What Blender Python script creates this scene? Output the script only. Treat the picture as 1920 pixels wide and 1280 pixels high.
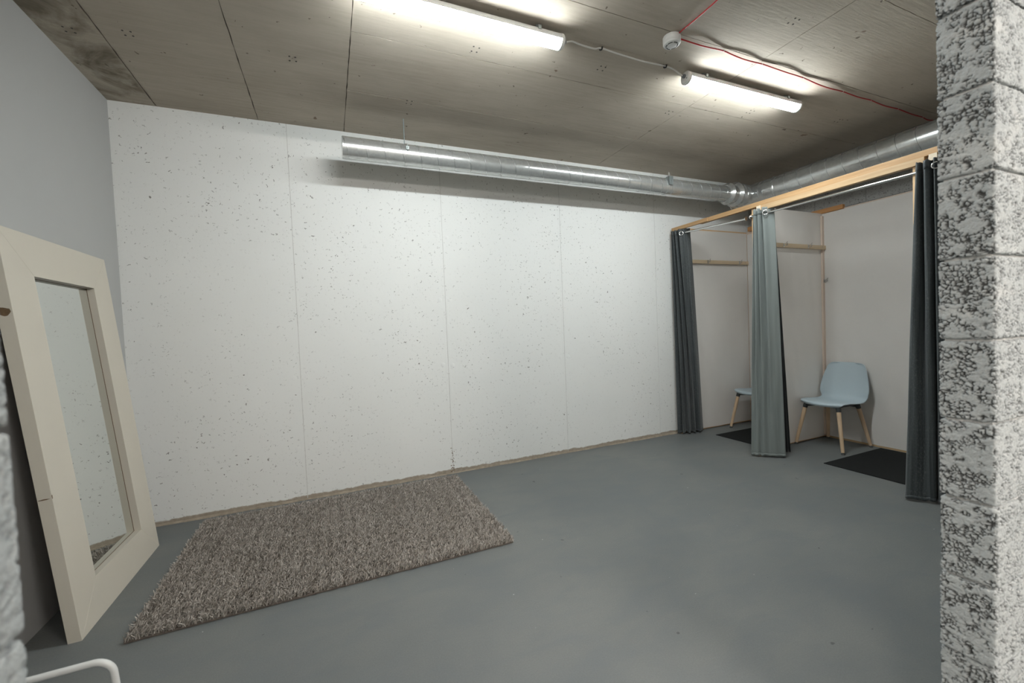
import bpy, bmesh, math, random
from mathutils import Vector, Matrix, noise
import numpy as np

for o in list(bpy.data.objects):
    bpy.data.objects.remove(o, do_unlink=True)
SC = bpy.context.scene
COL = SC.collection
PI = math.pi

# ------------------------------------------------------------------ camera
CAM_H = 1.34
YAW, PITCH, ROLL, FPX = 0.40650, -0.0333, -0.0416, 792.6
_F = Vector((math.sin(YAW)*math.cos(PITCH), math.cos(YAW)*math.cos(PITCH), math.sin(PITCH)))
_R = Vector((math.cos(YAW), -math.sin(YAW), 0.0))
_U = _R.cross(_F)
_R2 = _R*math.cos(ROLL) + _U*math.sin(ROLL)
_U2 = _U*math.cos(ROLL) - _R*math.sin(ROLL)
cam_d = bpy.data.cameras.new('camera')
cam = bpy.data.objects.new('camera', cam_d)
COL.objects.link(cam)
cam_d.sensor_width = 36.0
cam_d.sensor_fit = 'HORIZONTAL'
cam_d.lens = FPX/1920.0*36.0
cam_d.clip_start = 0.02
cam_d.clip_end = 100
M = Matrix((( _R2.x, _U2.x, -_F.x, 0), (_R2.y, _U2.y, -_F.y, 0), (_R2.z, _U2.z, -_F.z, CAM_H), (0, 0, 0, 1)))
cam.matrix_world = M
cam_d.dof.use_dof = True
cam_d.dof.focus_distance = 3.2
cam_d.dof.aperture_fstop = 3.2
SC.camera = cam

# ------------------------------------------------------------------ world, exposure
w = bpy.data.worlds.new('world'); SC.world = w
w.use_nodes = True
w.node_tree.nodes['Background'].inputs[0].default_value = (0.02, 0.02, 0.02, 1)
w.node_tree.nodes['Background'].inputs[1].default_value = 1.0
vs = SC.view_settings
vs.view_transform = 'Standard'
vs.look = 'None'
vs.gamma = 1.0
vs.use_curve_mapping = False
vs.exposure = 2.08
cy = SC.cycles
cy.max_bounces = 6
cy.diffuse_bounces = 5
cy.glossy_bounces = 3
cy.transmission_bounces = 2
cy.transparent_max_bounces = 6
cy.caustics_reflective = False
cy.caustics_refractive = False
cy.adaptive_threshold = 0.05

TUBE_STRENGTH = 26.0
TUBE_COL = (0.93, 1.0, 1.01)
HALL_FILL_STRENGTH = 72.0
HALL_FILL_COL = (1.0, 0.945, 0.885)

# room dimensions (metres)
H = 3.034          # ceiling
XL, XR = -1.333, 5.044
YB = 3.831
Y1, Y2 = 0.46, 0.565       # the block wall the photograph is taken through
JL, JR = -0.286, 1.434     # opening

# ------------------------------------------------------------------ helpers
def setp(o, label=None, cat=None, group=None, kind=None):
    if label: o['label'] = label
    if cat: o['category'] = cat
    if group: o['group'] = group
    if kind: o['kind'] = kind
    return o

def obj(name, mesh, mat=None, parent=None, smooth=False, loc=None):
    if isinstance(mesh, bmesh.types.BMesh):
        bm = mesh
        me = bpy.data.meshes.new(name)
        bmesh.ops.recalc_face_normals(bm, faces=bm.faces[:])
        bm.to_mesh(me); bm.free()
    else:
        me = mesh
    if mat is not None and len(me.materials) == 0:
        me.materials.append(mat)
    if smooth:
        me.polygons.foreach_set('use_smooth', [True]*len(me.polygons))
        if smooth != True:
            me.set_sharp_from_angle(angle=math.radians(smooth))
    o = bpy.data.objects.new(name, me)
    COL.objects.link(o)
    if parent: o.parent = parent
    if loc: o.location = loc
    return o

def empty(name, loc=(0, 0, 0), rz=0.0):
    o = bpy.data.objects.new(name, None)
    o.empty_display_size = 0.05
    COL.objects.link(o)
    o.location = loc
    o.rotation_euler = (0, 0, rz)
    return o

def box(bm, x0, x1, y0, y1, z0, z1, bev=0.0):
    vs_ = [bm.verts.new(p) for p in ((x0,y0,z0),(x1,y0,z0),(x1,y1,z0),(x0,y1,z0),(x0,y0,z1),(x1,y0,z1),(x1,y1,z1),(x0,y1,z1))]
    fs = []
    for f in ((0,3,2,1),(4,5,6,7),(0,1,5,4),(1,2,6,5),(2,3,7,6),(3,0,4,7)):
        fs.append(bm.faces.new([vs_[i] for i in f]))
    if bev > 0:
        es = list({e for f in fs for e in f.edges})
        bmesh.ops.bevel(bm, geom=es, offset=bev, segments=2, affect='EDGES', profile=0.5)
    return bm

def boxm(x0, x1, y0, y1, z0, z1, bev=0.0):
    return box(bmesh.new(), x0, x1, y0, y1, z0, z1, bev)

def tube(bm, pts, r, seg=10, cap=True, closed=False):
    pts = [Vector(p) for p in pts]
    n = len(pts)
    rs = r if isinstance(r, (list, tuple)) else [r]*n
    rings = []
    nrm = None
    for i, p in enumerate(pts):
        if closed:
            t = pts[(i+1) % n]-pts[(i-1) % n]
        else:
            t = pts[min(i+1, n-1)]-pts[max(i-1, 0)]
        t.normalize()
        if nrm is None:
            a = Vector((0, 0, 1)) if abs(t.z) < 0.9 else Vector((1, 0, 0))
            nrm = t.cross(a).normalized()
        else:
            nrm = (nrm-t*nrm.dot(t)).normalized()
        b = t.cross(nrm)
        rings.append([bm.verts.new(p+(nrm*math.cos(k*2*PI/seg)+b*math.sin(k*2*PI/seg))*rs[i]) for k in range(seg)])
    m = n if closed else n-1
    for i in range(m):
        A, B = rings[i], rings[(i+1) % n]
        for k in range(seg):
            bm.faces.new((A[k], A[(k+1) % seg], B[(k+1) % seg], B[k]))
    if cap and not closed:
        bm.faces.new(list(reversed(rings[0]))); bm.faces.new(rings[-1])
    return bm

def lathe(bm, prof, seg=32, axis='z', origin=(0, 0, 0)):
    """prof: list of (radius, height along axis)"""
    o = Vector(origin)
    rings = []
    for (r, h) in prof:
        ring = []
        for k in range(seg):
            a = 2*PI*k/seg
            c, s = r*math.cos(a), r*math.sin(a)
            v = {'z': (c, s, h), 'x': (h, c, s), 'y': (s, h, c)}[axis]
            ring.append(bm.verts.new(o+Vector(v)))
        rings.append(ring)
    for A, B in zip(rings[:-1], rings[1:]):
        for k in range(seg):
            bm.faces.new((A[k], A[(k+1) % seg], B[(k+1) % seg], B[k]))
    if prof[0][0] > 1e-6: bm.faces.new(list(reversed(rings[0])))
    if prof[-1][0] > 1e-6: bm.faces.new(rings[-1])
    bmesh.ops.remove_doubles(bm, verts=bm.verts[:], dist=1e-6)
    return bm

def catmull(pts, n):
    pts = [Vector(p) for p in pts]
    P = [pts[0]*2-pts[1]]+pts+[pts[-1]*2-pts[-2]]
    out = []
    segs = len(pts)-1
    for i in range(n):
        t = i/(n-1)*segs
        k = min(int(t), segs-1); u = t-k
        a, b, c, d = P[k], P[k+1], P[k+2], P[k+3]
        out.append(0.5*((2*b)+(c-a)*u+(2*a-5*b+4*c-d)*u*u+(3*b-3*c+d-a)*u**3))
    return out

def prism(bm, poly, vec):
    """extrude polygon (list of 3D points) by vec"""
    A = [bm.verts.new(p) for p in poly]
    B = [bm.verts.new(Vector(p)+Vector(vec)) for p in poly]
    n = len(A)
    bm.faces.new(A); bm.faces.new(list(reversed(B)))
    for i in range(n):
        bm.faces.new((A[i], B[i], B[(i+1) % n], A[(i+1) % n]))
    return bm

# ------------------------------------------------------------------ materials
class NT:
    def __init__(self, name):
        self.m = bpy.data.materials.new(name)
        self.m.use_nodes = True
        self.t = self.m.node_tree
        self.b = self.t.nodes['Principled BSDF']
        self.out = self.t.nodes['Material Output']
    def n(self, typ, **kw):
        nd = self.t.nodes.new(typ)
        for k, v in kw.items():
            if isinstance(k, str) and hasattr(nd, k): setattr(nd, k, v)
        return nd
    def l(self, a, b): self.t.links.new(a, b)
    def coord(self, kind='Object'):
        return self.n('ShaderNodeTexCoord').outputs[kind]
    def world(self):
        return self.n('ShaderNodeNewGeometry').outputs['Position']
    def mapping(self, src, scale=(1, 1, 1), rot=(0, 0, 0), loc=(0, 0, 0)):
        m = self.n('ShaderNodeMapping')
        m.inputs['Scale'].default_value = scale
        m.inputs['Rotation'].default_value = rot
        m.inputs['Location'].default_value = loc
        self.l(src, m.inputs['Vector'])
        return m.outputs[0]
    def noise(self, src, scale, detail=4, rough=0.55, dist=0.0):
        n = self.n('ShaderNodeTexNoise')
        n.inputs['Scale'].default_value = scale
        n.inputs['Detail'].default_value = detail
        n.inputs['Roughness'].default_value = rough
        n.inputs['Distortion'].default_value = dist
        self.l(src, n.inputs['Vector'])
        return n.outputs['Fac']
    def voro(self, src, scale, feature='F1', rand=1.0):
        n = self.n('ShaderNodeTexVoronoi', feature=feature)
        n.inputs['Scale'].default_value = scale
        n.inputs['Randomness'].default_value = rand
        self.l(src, n.inputs['Vector'])
        return n
    def ramp(self, fac, stops):
        r = self.n('ShaderNodeValToRGB')
        el = r.color_ramp.elements
        while len(el) > len(stops): el.remove(el[-1])
        while len(el) < len(stops): el.new(0.5)
        for e, (p, c) in zip(el, stops):
            e.position = p
            e.color = (c, c, c, 1) if isinstance(c, (int, float)) else (*c, 1)
        self.l(fac, r.inputs[0])
        return r.outputs[0]
    def math(self, op, a, b=None, clamp=False):
        m = self.n('ShaderNodeMath', operation=op)
        m.use_clamp = clamp
        for i, v in enumerate((a, b)):
            if v is None: continue
            if isinstance(v, (int, float)): m.inputs[i].default_value = v
            else: self.l(v, m.inputs[i])
        return m.outputs[0]
    def mix(self, fac, a, b, blend='MIX'):
        m = self.n('ShaderNodeMix', data_type='RGBA', blend_type=blend)
        if isinstance(fac, (int, float)): m.inputs[0].default_value = fac
        else: self.l(fac, m.inputs[0])
        for i, v in ((6, a), (7, b)):
            if isinstance(v, (tuple, list)): m.inputs[i].default_value = (*v[:3], 1)
            else: self.l(v, m.inputs[i])
        return m.outputs[2]
    def bump(self, h, strength=0.3, dist=0.01, prev=None):
        b = self.n('ShaderNodeBump')
        b.inputs['Strength'].default_value = strength
        b.inputs['Distance'].default_value = dist
        self.l(h, b.inputs['Height'])
        if prev is not None: self.l(prev, b.inputs['Normal'])
        self.l(b.outputs[0], self.b.inputs['Normal'])
        return b.outputs[0]
    def base(self, c):
        if isinstance(c, (tuple, list)): self.b.inputs['Base Color'].default_value = (*c[:3], 1)
        else: self.l(c, self.b.inputs['Base Color'])
    def set(self, rough=None, metal=None, spec=None):
        for k, v in (('Roughness', rough), ('Metallic', metal), ('Specular IOR Level', spec)):
            if v is None: continue
            if isinstance(v, (int, float)): self.b.inputs[k].default_value = v
            else: self.l(v, self.b.inputs[k])

def simple(name, col, rough=0.5, metal=0.0, spec=0.5, var=0.0, scale=20, bump=0.0):
    t = NT(name)
    t.set(rough, metal, spec)
    c = t.coord()
    if var > 0:
        f = t.noise(c, scale, 4)
        t.base(t.mix(f, tuple(v*(1-var) for v in col), tuple(min(1, v*(1+var)) for v in col)))
    else:
        t.base(col)
    if bump > 0:
        t.bump(t.noise(c, scale*4, 5), bump, 0.004)
    return t.m

def pits(t, src, scale, rmin, keep, seed=0.0, plane=None):
    """sparse small holes: 1 inside a pit; plane picks the two axes of a flat surface"""
    mp = src
    if plane:
        sx = t.n('ShaderNodeSeparateXYZ'); t.l(src, sx.inputs[0])
        cx = t.n('ShaderNodeCombineXYZ')
        for k, ch in enumerate(plane): t.l(sx.outputs['xyz'.index(ch)], cx.inputs[k])
        mp = cx.outputs[0]
    mp = t.mapping(mp, loc=(seed, seed*1.7, seed*0.3))
    dn = t.n('ShaderNodeTexNoise'); dn.inputs['Scale'].default_value = scale*2.6
    dn.inputs['Detail'].default_value = 1.0
    t.l(mp, dn.inputs['Vector'])
    mx = t.n('ShaderNodeMix', data_type='RGBA', blend_type='LINEAR_LIGHT')
    mx.inputs[0].default_value = 0.08/(scale/10.0)*min(1.0, rmin*5)
    t.l(mp, mx.inputs[6]); t.l(dn.outputs['Color'], mx.inputs[7])
    v = t.voro(mx.outputs[2], scale)
    if plane: v.voronoi_dimensions = '2D'
    sep = t.n('ShaderNodeSeparateColor'); t.l(v.outputs['Color'], sep.inputs[0])
    k = t.math('GREATER_THAN', sep.outputs[0], 1-keep)
    g = t.math('MULTIPLY', sep.outputs[1], sep.outputs[1])
    rad = t.math('MULTIPLY', t.math('ADD', t.math('MULTIPLY', g, 0.8), 0.2), rmin)
    d = t.math('SUBTRACT', rad, v.outputs['Distance'])
    d = t.math('MULTIPLY', d, 1.0/(rmin*0.25), clamp=True)
    return t.math('MULTIPLY', d, k)

def mat_white_concrete():
    t = NT('painted_concrete')
    p = t.world()
    a = pits(t, p, 19, 0.115, 0.60, 0, 'xz')
    b = pits(t, p, 6, 0.050, 0.24, 3.1, 'xz')
    c = pits(t, p, 42, 0.20, 0.50, 7.7, 'xz')
    # pits come in drifts
    den = t.ramp(t.noise(p, 1.7, 3), [(0.38, 0.22), (0.58, 1.0)])
    pit = t.math('MAXIMUM', t.math('MULTIPLY', a, den), b)
    pit = t.math('MAXIMUM', pit, t.math('MULTIPLY', t.math('MULTIPLY', c, den), 0.85))
    # hairline scratches
    wn = t.noise(t.mapping(p, scale=(1, 1, 1.6)), 3.2, 3, 0.6, 1.2)
    line = t.ramp(t.math('ABSOLUTE', t.math('SUBTRACT', wn, 0.5)), [(0.0, 1.0), (0.004, 0.0)])
    lm = t.ramp(t.noise(p, 2.4, 2), [(0.62, 0.0), (0.70, 1.0)])
    line = t.math('MULTIPLY', line, lm)
    soft = t.noise(p, 1.1, 5, 0.6)
    col = t.mix(soft, (0.74, 0.745, 0.725), (0.81, 0.815, 0.80))
    col = t.mix(t.math('MULTIPLY', line, 0.30), col, (0.40, 0.38, 0.35))
    col = t.mix(t.math('MULTIPLY', pit, 0.78), col, (0.105, 0.092, 0.08))
    # bare unpainted band at the floor
    sx = t.n('ShaderNodeSeparateXYZ'); t.l(p, sx.inputs[0])
    zz = t.math('ADD', sx.outputs[2], t.math('MULTIPLY', t.math('SUBTRACT', t.noise(p, 9, 5, 0.65), 0.5), 0.055))
    band = t.ramp(zz, [(0.034, 1.0), (0.040, 0.0)])
    bc = t.mix(t.noise(p, 30, 5, 0.7), (0.20, 0.165, 0.125), (0.50, 0.43, 0.35))
    col = t.mix(band, col, bc)
    t.base(col)
    t.set(0.75, 0, 0.3)
    t.bump(t.noise(p, 40, 2), 0.12, 0.004)
    return t.m

def mat_ceiling():
    t = NT('raw_concrete')
    p = t.world()
    grain = t.noise(t.mapping(p, scale=(1.2, 14, 1)), 3.0, 6, 0.6)
    blotch = t.noise(t.mapping(p, scale=(0.6, 1.6, 1)), 1.6, 5, 0.62)
    fine = t.noise(t.mapping(p, scale=(4, 40, 1)), 5.0, 4, 0.6)
    col = t.mix(t.ramp(blotch, [(0.3, 0), (0.7, 1)]), (0.375, 0.325, 0.264), (0.495, 0.440, 0.366))
    col = t.mix(t.ramp(grain, [(0.35, 0.0), (0.75, 0.38)]), col, (0.57, 0.51, 0.435))
    col = t.mix(t.ramp(fine, [(0.55, 0.0), (0.8, 0.16)]), col, (0.14, 0.12, 0.10))
    pt = pits(t, p, 5, 0.055, 0.30, 1.3, 'xy')
    pt2 = pits(t, p, 14, 0.10, 0.16, 5.3, 'xy')
    col = t.mix(t.math('MULTIPLY', t.math('MAXIMUM', pt, pt2), 0.75), col, (0.085, 0.062, 0.045))
    # damp brown stains on the strip along the left wall
    sx = t.n('ShaderNodeSeparateXYZ'); t.l(p, sx.inputs[0])
    strip = t.ramp(t.math('ADD', sx.outputs[0], 2.0), [(0.0, 1.0), (0.92, 1.0), (0.96, 0.0)])
    st = t.ramp(t.noise(p, 3.4, 5, 0.65, 0.6), [(0.42, 0.0), (0.62, 0.8)])
    col = t.mix(t.math('MULTIPLY', strip, st), col, (0.12, 0.095, 0.062))
    # brown splashes and rust dots
    sp = t.ramp(t.noise(p, 7.5, 3, 0.5), [(0.735, 0.0), (0.76, 0.75)])
    col = t.mix(sp, col, (0.16, 0.10, 0.065))
    t.base(col)
    t.set(0.8, 0, 0.25)
    t.bump(t.noise(t.mapping(p, scale=(2, 20, 1)), 4.0, 2), 0.16, 0.006)
    return t.m

def mat_floor():
    t = NT('painted_floor')
    p = t.world()
    a = t.noise(p, 1.3, 5, 0.6, 0.4)
    b = t.noise(t.mapping(p, rot=(0, 0, 0.5), scale=(1, 2.2, 1)), 2.6, 5, 0.65, 0.6)
    f = t.noise(p, 160, 3, 0.6)
    col = t.mix(t.ramp(a, [(0.3, 0), (0.7, 1)]), (0.140, 0.151, 0.152), (0.188, 0.193, 0.184))
    col = t.mix(t.ramp(b, [(0.45, 0), (0.75, 0.55)]), col, (0.128, 0.144, 0.155))
    col = t.mix(t.ramp(f, [(0.35, 0.25), (0.65, 0.0)]), col, (0.09, 0.094, 0.094))
    sp = pits(t, p, 4.2, 0.045, 0.25, 2.0, 'xy')
    col = t.mix(t.math('MULTIPLY', sp, 0.6), col, (0.03, 0.03, 0.03))
    sw = pits(t, p, 5.1, 0.020, 0.22, 9.0, 'xy')
    col = t.mix(t.math('MULTIPLY', sw, 0.8), col, (0.5, 0.5, 0.47))
    t.base(col)
    t.set(t.math('ADD', t.math('MULTIPLY', a, 0.2), 0.48), 0, 0.35)
    t.bump(t.noise(p, 120, 1), 0.06, 0.004)
    return t.m

def mat_block_far():
    t = NT('porous_block')
    p = t.world()
    a = pits(t, p, 55, 0.34, 0.6, 0.4, 'yz')
    b = pits(t, p, 95, 0.36, 0.55, 4.4, 'yz')
    pit = t.math('MAXIMUM', a, t.math('MULTIPLY', b, 0.8))
    col = t.mix(t.noise(p, 9, 5), (0.33, 0.325, 0.31), (0.44, 0.435, 0.42))
    col = t.mix(t.math('MULTIPLY', pit, 0.85), col, (0.085, 0.08, 0.075))
    t.base(col)
    t.set(0.9, 0, 0.2)
    t.bump(t.noise(p, 90, 2), 0.5, 0.004)
    return t.m

def mat_block_near():
    t = NT('painted_porous_block')
    p = t.world()
    at = t.n('ShaderNodeAttribute'); at.attribute_name = 'pore_shade'
    f = t.noise(p, 190, 4, 0.6)
    paint = t.mix(t.noise(p, 6, 5), (0.36, 0.385, 0.39), (0.455, 0.48, 0.485))
    paint = t.mix(t.ramp(f, [(0.3, 0.35), (0.6, 0.0)]), paint, (0.36, 0.355, 0.34))
    smear = t.ramp(t.noise(t.mapping(p, scale=(1, 1, 2.2)), 5.0, 4, 0.6, 0.5), [(0.56, 0.0), (0.66, 0.6)])
    paint = t.mix(smear, paint, (0.52, 0.53, 0.52))
    col = t.mix(t.math('MULTIPLY', at.outputs['Fac'], 0.92), paint, (0.050, 0.049, 0.047))  # shade inside the pores, painted dark into the block colour
    t.base(col)
    t.set(0.85, 0, 0.25)
    v = t.voro(p, 210)
    t.bump(t.math('SUBTRACT', f, t.math('MULTIPLY', v.outputs['Distance'], 0.8)), 0.5, 0.003)
    return t.m

def mat_wood(name, c1, c2, axis='x', knots=True):
    t = NT(name)
    p = t.coord('Object')
    sc = {'x': (0.6, 16, 16), 'y': (16, 0.6, 16), 'z': (16, 16, 0.6)}[axis]
    g = t.noise(t.mapping(p, scale=sc), 3.5, 5, 0.6, 0.4)
    col = t.mix(t.ramp(g, [(0.3, 0), (0.7, 1)]), c1, c2)
    if knots:
        sc2 = {'x': (0.5, 1.6, 1.6), 'y': (1.6, 0.5, 1.6), 'z': (1.6, 1.6, 0.5)}[axis]
        k = pits(t, t.mapping(p, scale=sc2), 9, 0.22, 0.22, 2.2)
        col = t.mix(t.math('MULTIPLY', k, 0.75), col, tuple(v*0.42 for v in c1))
    t.base(col)
    t.set(0.55, 0, 0.35)
    t.bump(g, 0.1, 0.003)
    return t.m

def mat_fleece():
    t = NT('white_fleece')
    p = t.world()
    f = t.noise(p, 60, 5, 0.65)
    s = t.noise(p, 3.0, 4, 0.6)
    col = t.mix(s, (0.84, 0.805, 0.765), (0.90, 0.87, 0.835))
    col = t.mix(t.ramp(f, [(0.3, 0.2), (0.6, 0)]), col, (0.60, 0.56, 0.52))
    t.base(col)
    t.set(0.9, 0, 0.1)
    nb = t.bump(f, 0.15, 0.003)
    tl = t.n('ShaderNodeBsdfTranslucent'); t.l(col, tl.inputs[0])
    tr = t.n('ShaderNodeBsdfTransparent')
    m1 = t.n('ShaderNodeMixShader'); m1.inputs[0].default_value = 0.12
    t.l(t.b.outputs[0], m1.inputs[1]); t.l(tl.outputs[0], m1.inputs[2])
    m2 = t.n('ShaderNodeMixShader')
    t.l(t.ramp(f, [(0.3, 0.05), (0.7, 0.14)]), m2.inputs[0])
    t.l(m1.outputs[0], m2.inputs[1]); t.l(tr.outputs[0], m2.inputs[2])
    t.l(m2.outputs[0], t.out.inputs[0])
    return t.m

def mat_curtain(name, c1, c2, wear, rough=0.7):
    t = NT(name)
    p = t.coord('UV')
    st = t.noise(t.mapping(p, scale=(40, 3, 1)), 1.0, 6, 0.7)
    wv = t.noise(t.mapping(p, scale=(260, 420, 1)), 1.0, 3, 0.6)
    col = t.mix(t.ramp(st, [(0.35, 0), (0.7, 1)]), c1, c2)
    if wear > 0:
        big = t.noise(t.mapping(p, scale=(6, 3.5, 1)), 1.0, 5, 0.7)
        fine = t.noise(t.mapping(p, scale=(140, 110, 1)), 1.0, 4, 0.75)
        k = t.math('MULTIPLY', t.ramp(big, [(0.42, 0.15), (0.66, 1.0)]), t.ramp(fine, [(0.52, 0.0), (0.72, 1.0)]))
        col = t.mix(t.math('MULTIPLY', k, wear), col, (0.30, 0.31, 0.30))
    t.base(col)
    t.set(rough, 0, 0.25)
    t.b.inputs['Sheen Weight'].default_value = 0.15
    t.bump(t.math('ADD', wv, st), 0.12, 0.002)
    return t.m

def mat_galv():
    t = NT('galvanised_steel')
    p = t.world()
    v = t.voro(p, 55)
    sep = t.n('ShaderNodeSeparateColor'); t.l(v.outputs['Color'], sep.inputs[0])
    n = t.noise(p, 14, 5, 0.65)
    col = t.mix(sep.outputs[0], (0.56, 0.575, 0.565), (0.64, 0.65, 0.64))
    col = t.mix(t.ramp(n, [(0.5, 0.0), (0.75, 0.3)]), col, (0.40, 0.41, 0.40))
    t.base(col)
    t.set(0.22, 0.72)
    return t.m

def mat_emit(name, col, strength):
    t = NT(name)
    t.base((0.9, 0.9, 0.9))
    t.b.inputs['Emission Color'].default_value = (*col, 1)
    t.b.inputs['Emission Strength'].default_value = strength
    return t.m

def mat_rug():
    t = NT('shag_pile')
    at = t.n('ShaderNodeAttribute'); at.attribute_name = 'tuft'
    p = t.world()
    n = t.noise(p, 5, 4, 0.6)
    col = t.mix(at.outputs['Fac'], (0.275, 0.250, 0.222), (0.56, 0.515, 0.47))
    col = t.mix(t.ramp(n, [(0.35, 0.35), (0.6, 0.0)]), col, (0.30, 0.265, 0.23))
    t.base(col)
    t.set(0.9, 0, 0.1)
    return t.m

MAT = {}
MAT['white'] = mat_white_concrete()
MAT['ceil'] = mat_ceiling()
MAT['floor'] = mat_floor()
MAT['block'] = mat_block_far()
MAT['blockn'] = mat_block_near()
MAT['mortar'] = simple('mortar', (0.34, 0.335, 0.32), 0.9, 0, 0.2, 0.25, 60, 0.4)
MAT['plaster'] = simple('smooth_plaster', (0.47, 0.475, 0.47), 0.7, 0, 0.3, 0.03, 2.5, 0.05)
MAT['cjoint'] = simple('dark_joint', (0.12, 0.105, 0.09), 0.9, 0, 0.1, 0.3, 40)
MAT['wjoint'] = simple('painted_joint', (0.60, 0.595, 0.575), 0.8, 0, 0.2, 0.25, 30)
MAT['pine_x'] = mat_wood('pine_x', (0.58, 0.36, 0.18), (0.74, 0.52, 0.31), 'x')
MAT['pine_y'] = mat_wood('pine_y', (0.42, 0.275, 0.145), (0.54, 0.39, 0.235), 'y')
MAT['pine_z'] = mat_wood('pine_z', (0.58, 0.36, 0.18), (0.74, 0.52, 0.31), 'z')
MAT['pine_o'] = mat_wood('pine_amber', (0.37, 0.215, 0.095), (0.50, 0.325, 0.170), 'y')
MAT['pine_pale'] = mat_wood('pale_pine', (0.62, 0.50, 0.41), (0.70, 0.59, 0.50), 'z', False)
MAT['pine_dark'] = mat_wood('pine_orange', (0.44, 0.21, 0.075), (0.56, 0.30, 0.13), 'y')
MAT['endgrain'] = simple('end_grain', (0.70, 0.60, 0.47), 0.8, 0, 0.2, 0.1, 90)
MAT['rail'] = mat_wood('rail_pine', (0.52, 0.40, 0.26), (0.66, 0.53, 0.37), 'x')
MAT['beech'] = mat_wood('beech_leg', (0.56, 0.40, 0.26), (0.66, 0.49, 0.33), 'z', False)
MAT['fleece'] = mat_fleece()
MAT['curt_dark'] = mat_curtain('charcoal_curtain', (0.038, 0.044, 0.047), (0.100, 0.111, 0.114), 0.95, 0.5)
MAT['curt_grey'] = mat_curtain('grey_green_curtain', (0.182, 0.204, 0.197), (0.194, 0.217, 0.210), 0.0, 0.5)
MAT['curt_black'] = mat_curtain('black_slit_shade', (0.012, 0.014, 0.015), (0.020, 0.023, 0.024), 0.0, 0.8)
MAT['galv'] = mat_galv()
MAT['galv_dark'] = simple('duct_inside', (0.05, 0.05, 0.05), 0.6, 0.5)
MAT['seam'] = simple('folded_seam', (0.42, 0.43, 0.43), 0.4, 1.0)
MAT['chrome'] = simple('chrome', (0.72, 0.72, 0.71), 0.18, 1.0)
MAT['zinc'] = simple('zinc_bracket', (0.36, 0.40, 0.40), 0.45, 0.8, 0.5, 0.1, 30)
MAT['cream'] = simple('cream_lacquer', (0.63, 0.585, 0.50), 0.45, 0, 0.4, 0.03, 6)
MAT['mdf'] = simple('brown_board', (0.17, 0.11, 0.07), 0.8, 0, 0.2, 0.15, 30)
MAT['chip'] = simple('chipped_paint', (0.16, 0.105, 0.06), 0.8, 0, 0.2, 0.4, 90)
MAT['mirror'] = simple('mirror_glass', (0.80, 0.83, 0.81), 0.012, 1.0)
MAT['rug'] = mat_rug()
MAT['rugbase'] = simple('rug_backing', (0.13, 0.11, 0.095), 0.95, 0, 0.1, 0.2, 60)
MAT['mat'] = simple('black_felt', (0.0165, 0.0175, 0.0175), 0.95, 0, 0.15, 0.25, 180, 0.3)
MAT['shell'] = simple('pale_blue_plastic', (0.47, 0.555, 0.60), 0.42, 0, 0.4)
MAT['dkplastic'] = simple('dark_grey_plastic', (0.040, 0.044, 0.046), 0.5, 0, 0.4)
MAT['foot'] = simple('grey_foot', (0.10, 0.105, 0.105), 0.5, 0, 0.4)
MAT['whiteplastic'] = simple('white_plastic', (0.72, 0.72, 0.70), 0.4, 0, 0.4)
MAT['housing'] = simple('lamp_housing', (0.62, 0.63, 0.63), 0.45, 0, 0.4)
MAT['gland'] = simple('grey_gland', (0.20, 0.21, 0.22), 0.5)
MAT['black'] = simple('black_plastic', (0.012, 0.012, 0.013), 0.5)
MAT['redcable'] = simple('red_cable', (0.42, 0.018, 0.02), 0.45)
MAT['whitecable'] = simple('white_cable', (0.66, 0.645, 0.61), 0.5)
MAT['whitemetal'] = simple('white_powder_coat', (0.66, 0.665, 0.65), 0.35, 0, 0.5)
MAT['tubeon'] = mat_emit('lit_diffuser', TUBE_COL, TUBE_STRENGTH)
MAT['hallfill'] = mat_emit('warm_fill_diffuser', HALL_FILL_COL, HALL_FILL_STRENGTH)
MAT['whitepaint'] = simple('white_paint', (0.74, 0.74, 0.72), 0.8, 0, 0.3, 0.02, 3)

rnd = random.Random(7)

# ------------------------------------------------------------------ the room
def struct(name, mesh, mat, label, cat, **kw):
    o = obj(name, mesh, mat, **kw)
    setp(o, label, cat, None, 'structure')
    return o

HX0, HX1, HY0 = -4.0, 5.3, -6.0           # the hallway on the camera's side
bm = bmesh.new()
box(bm, HX0-0.1, XR+0.3, HY0-0.1, YB+0.2, -0.12, 0.0)
struct('floor', bm, MAT['floor'], 'grey painted concrete floor of the whole room', 'floor')

# ceiling: slab with the formwork panels proud of the joints
ceil = struct('ceiling', boxm(HX0-0.1, XR+0.3, HY0-0.1, YB+0.2, H+0.006, H+0.15), MAT['cjoint'],
              'raw brown-grey concrete ceiling with formwork joints', 'ceiling')
G = 0.0035
def panel(x0, x1, y0, y1, g=G):
    # slightly ragged edges along the joints
    def edge(a, b, n, axis):
        return [a+(b-a)*i/n for i in range(n+1)]
    bm = bmesh.new()
    n = max(2, int((x1-x0)/0.05)); m = max(2, int((y1-y0)/0.05))
    rr = lambda: g*(0.35+1.1*rnd.random()**1.5)
    pts = [(x0+(x1-x0)*i/n, y0+rr()) for i in range(n)]
    pts += [(x1-rr(), y0+(y1-y0)*i/m) for i in range(m)]
    pts += [(x1-(x1-x0)*i/n, y1-rr()) for i in range(n)]
    pts += [(x0+rr(), y1-(y1-y0)*i/m) for i in range(m)]
    dz = rnd.uniform(-0.0008, 0.0008)
    prism(bm, [(px, py, H+dz) for px, py in pts], (0, 0, 0.006-dz))
    return obj('panel', bm, MAT['ceil'], ceil)
XJ = [-1.058, -0.424, 0.197]
YJ = [Y2+0.02, 0.715, 1.335, 1.933, 2.556, 3.177, 3.80]
panel(XL-0.02, XJ[0], Y2, YB+0.02, 0.0042)
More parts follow.
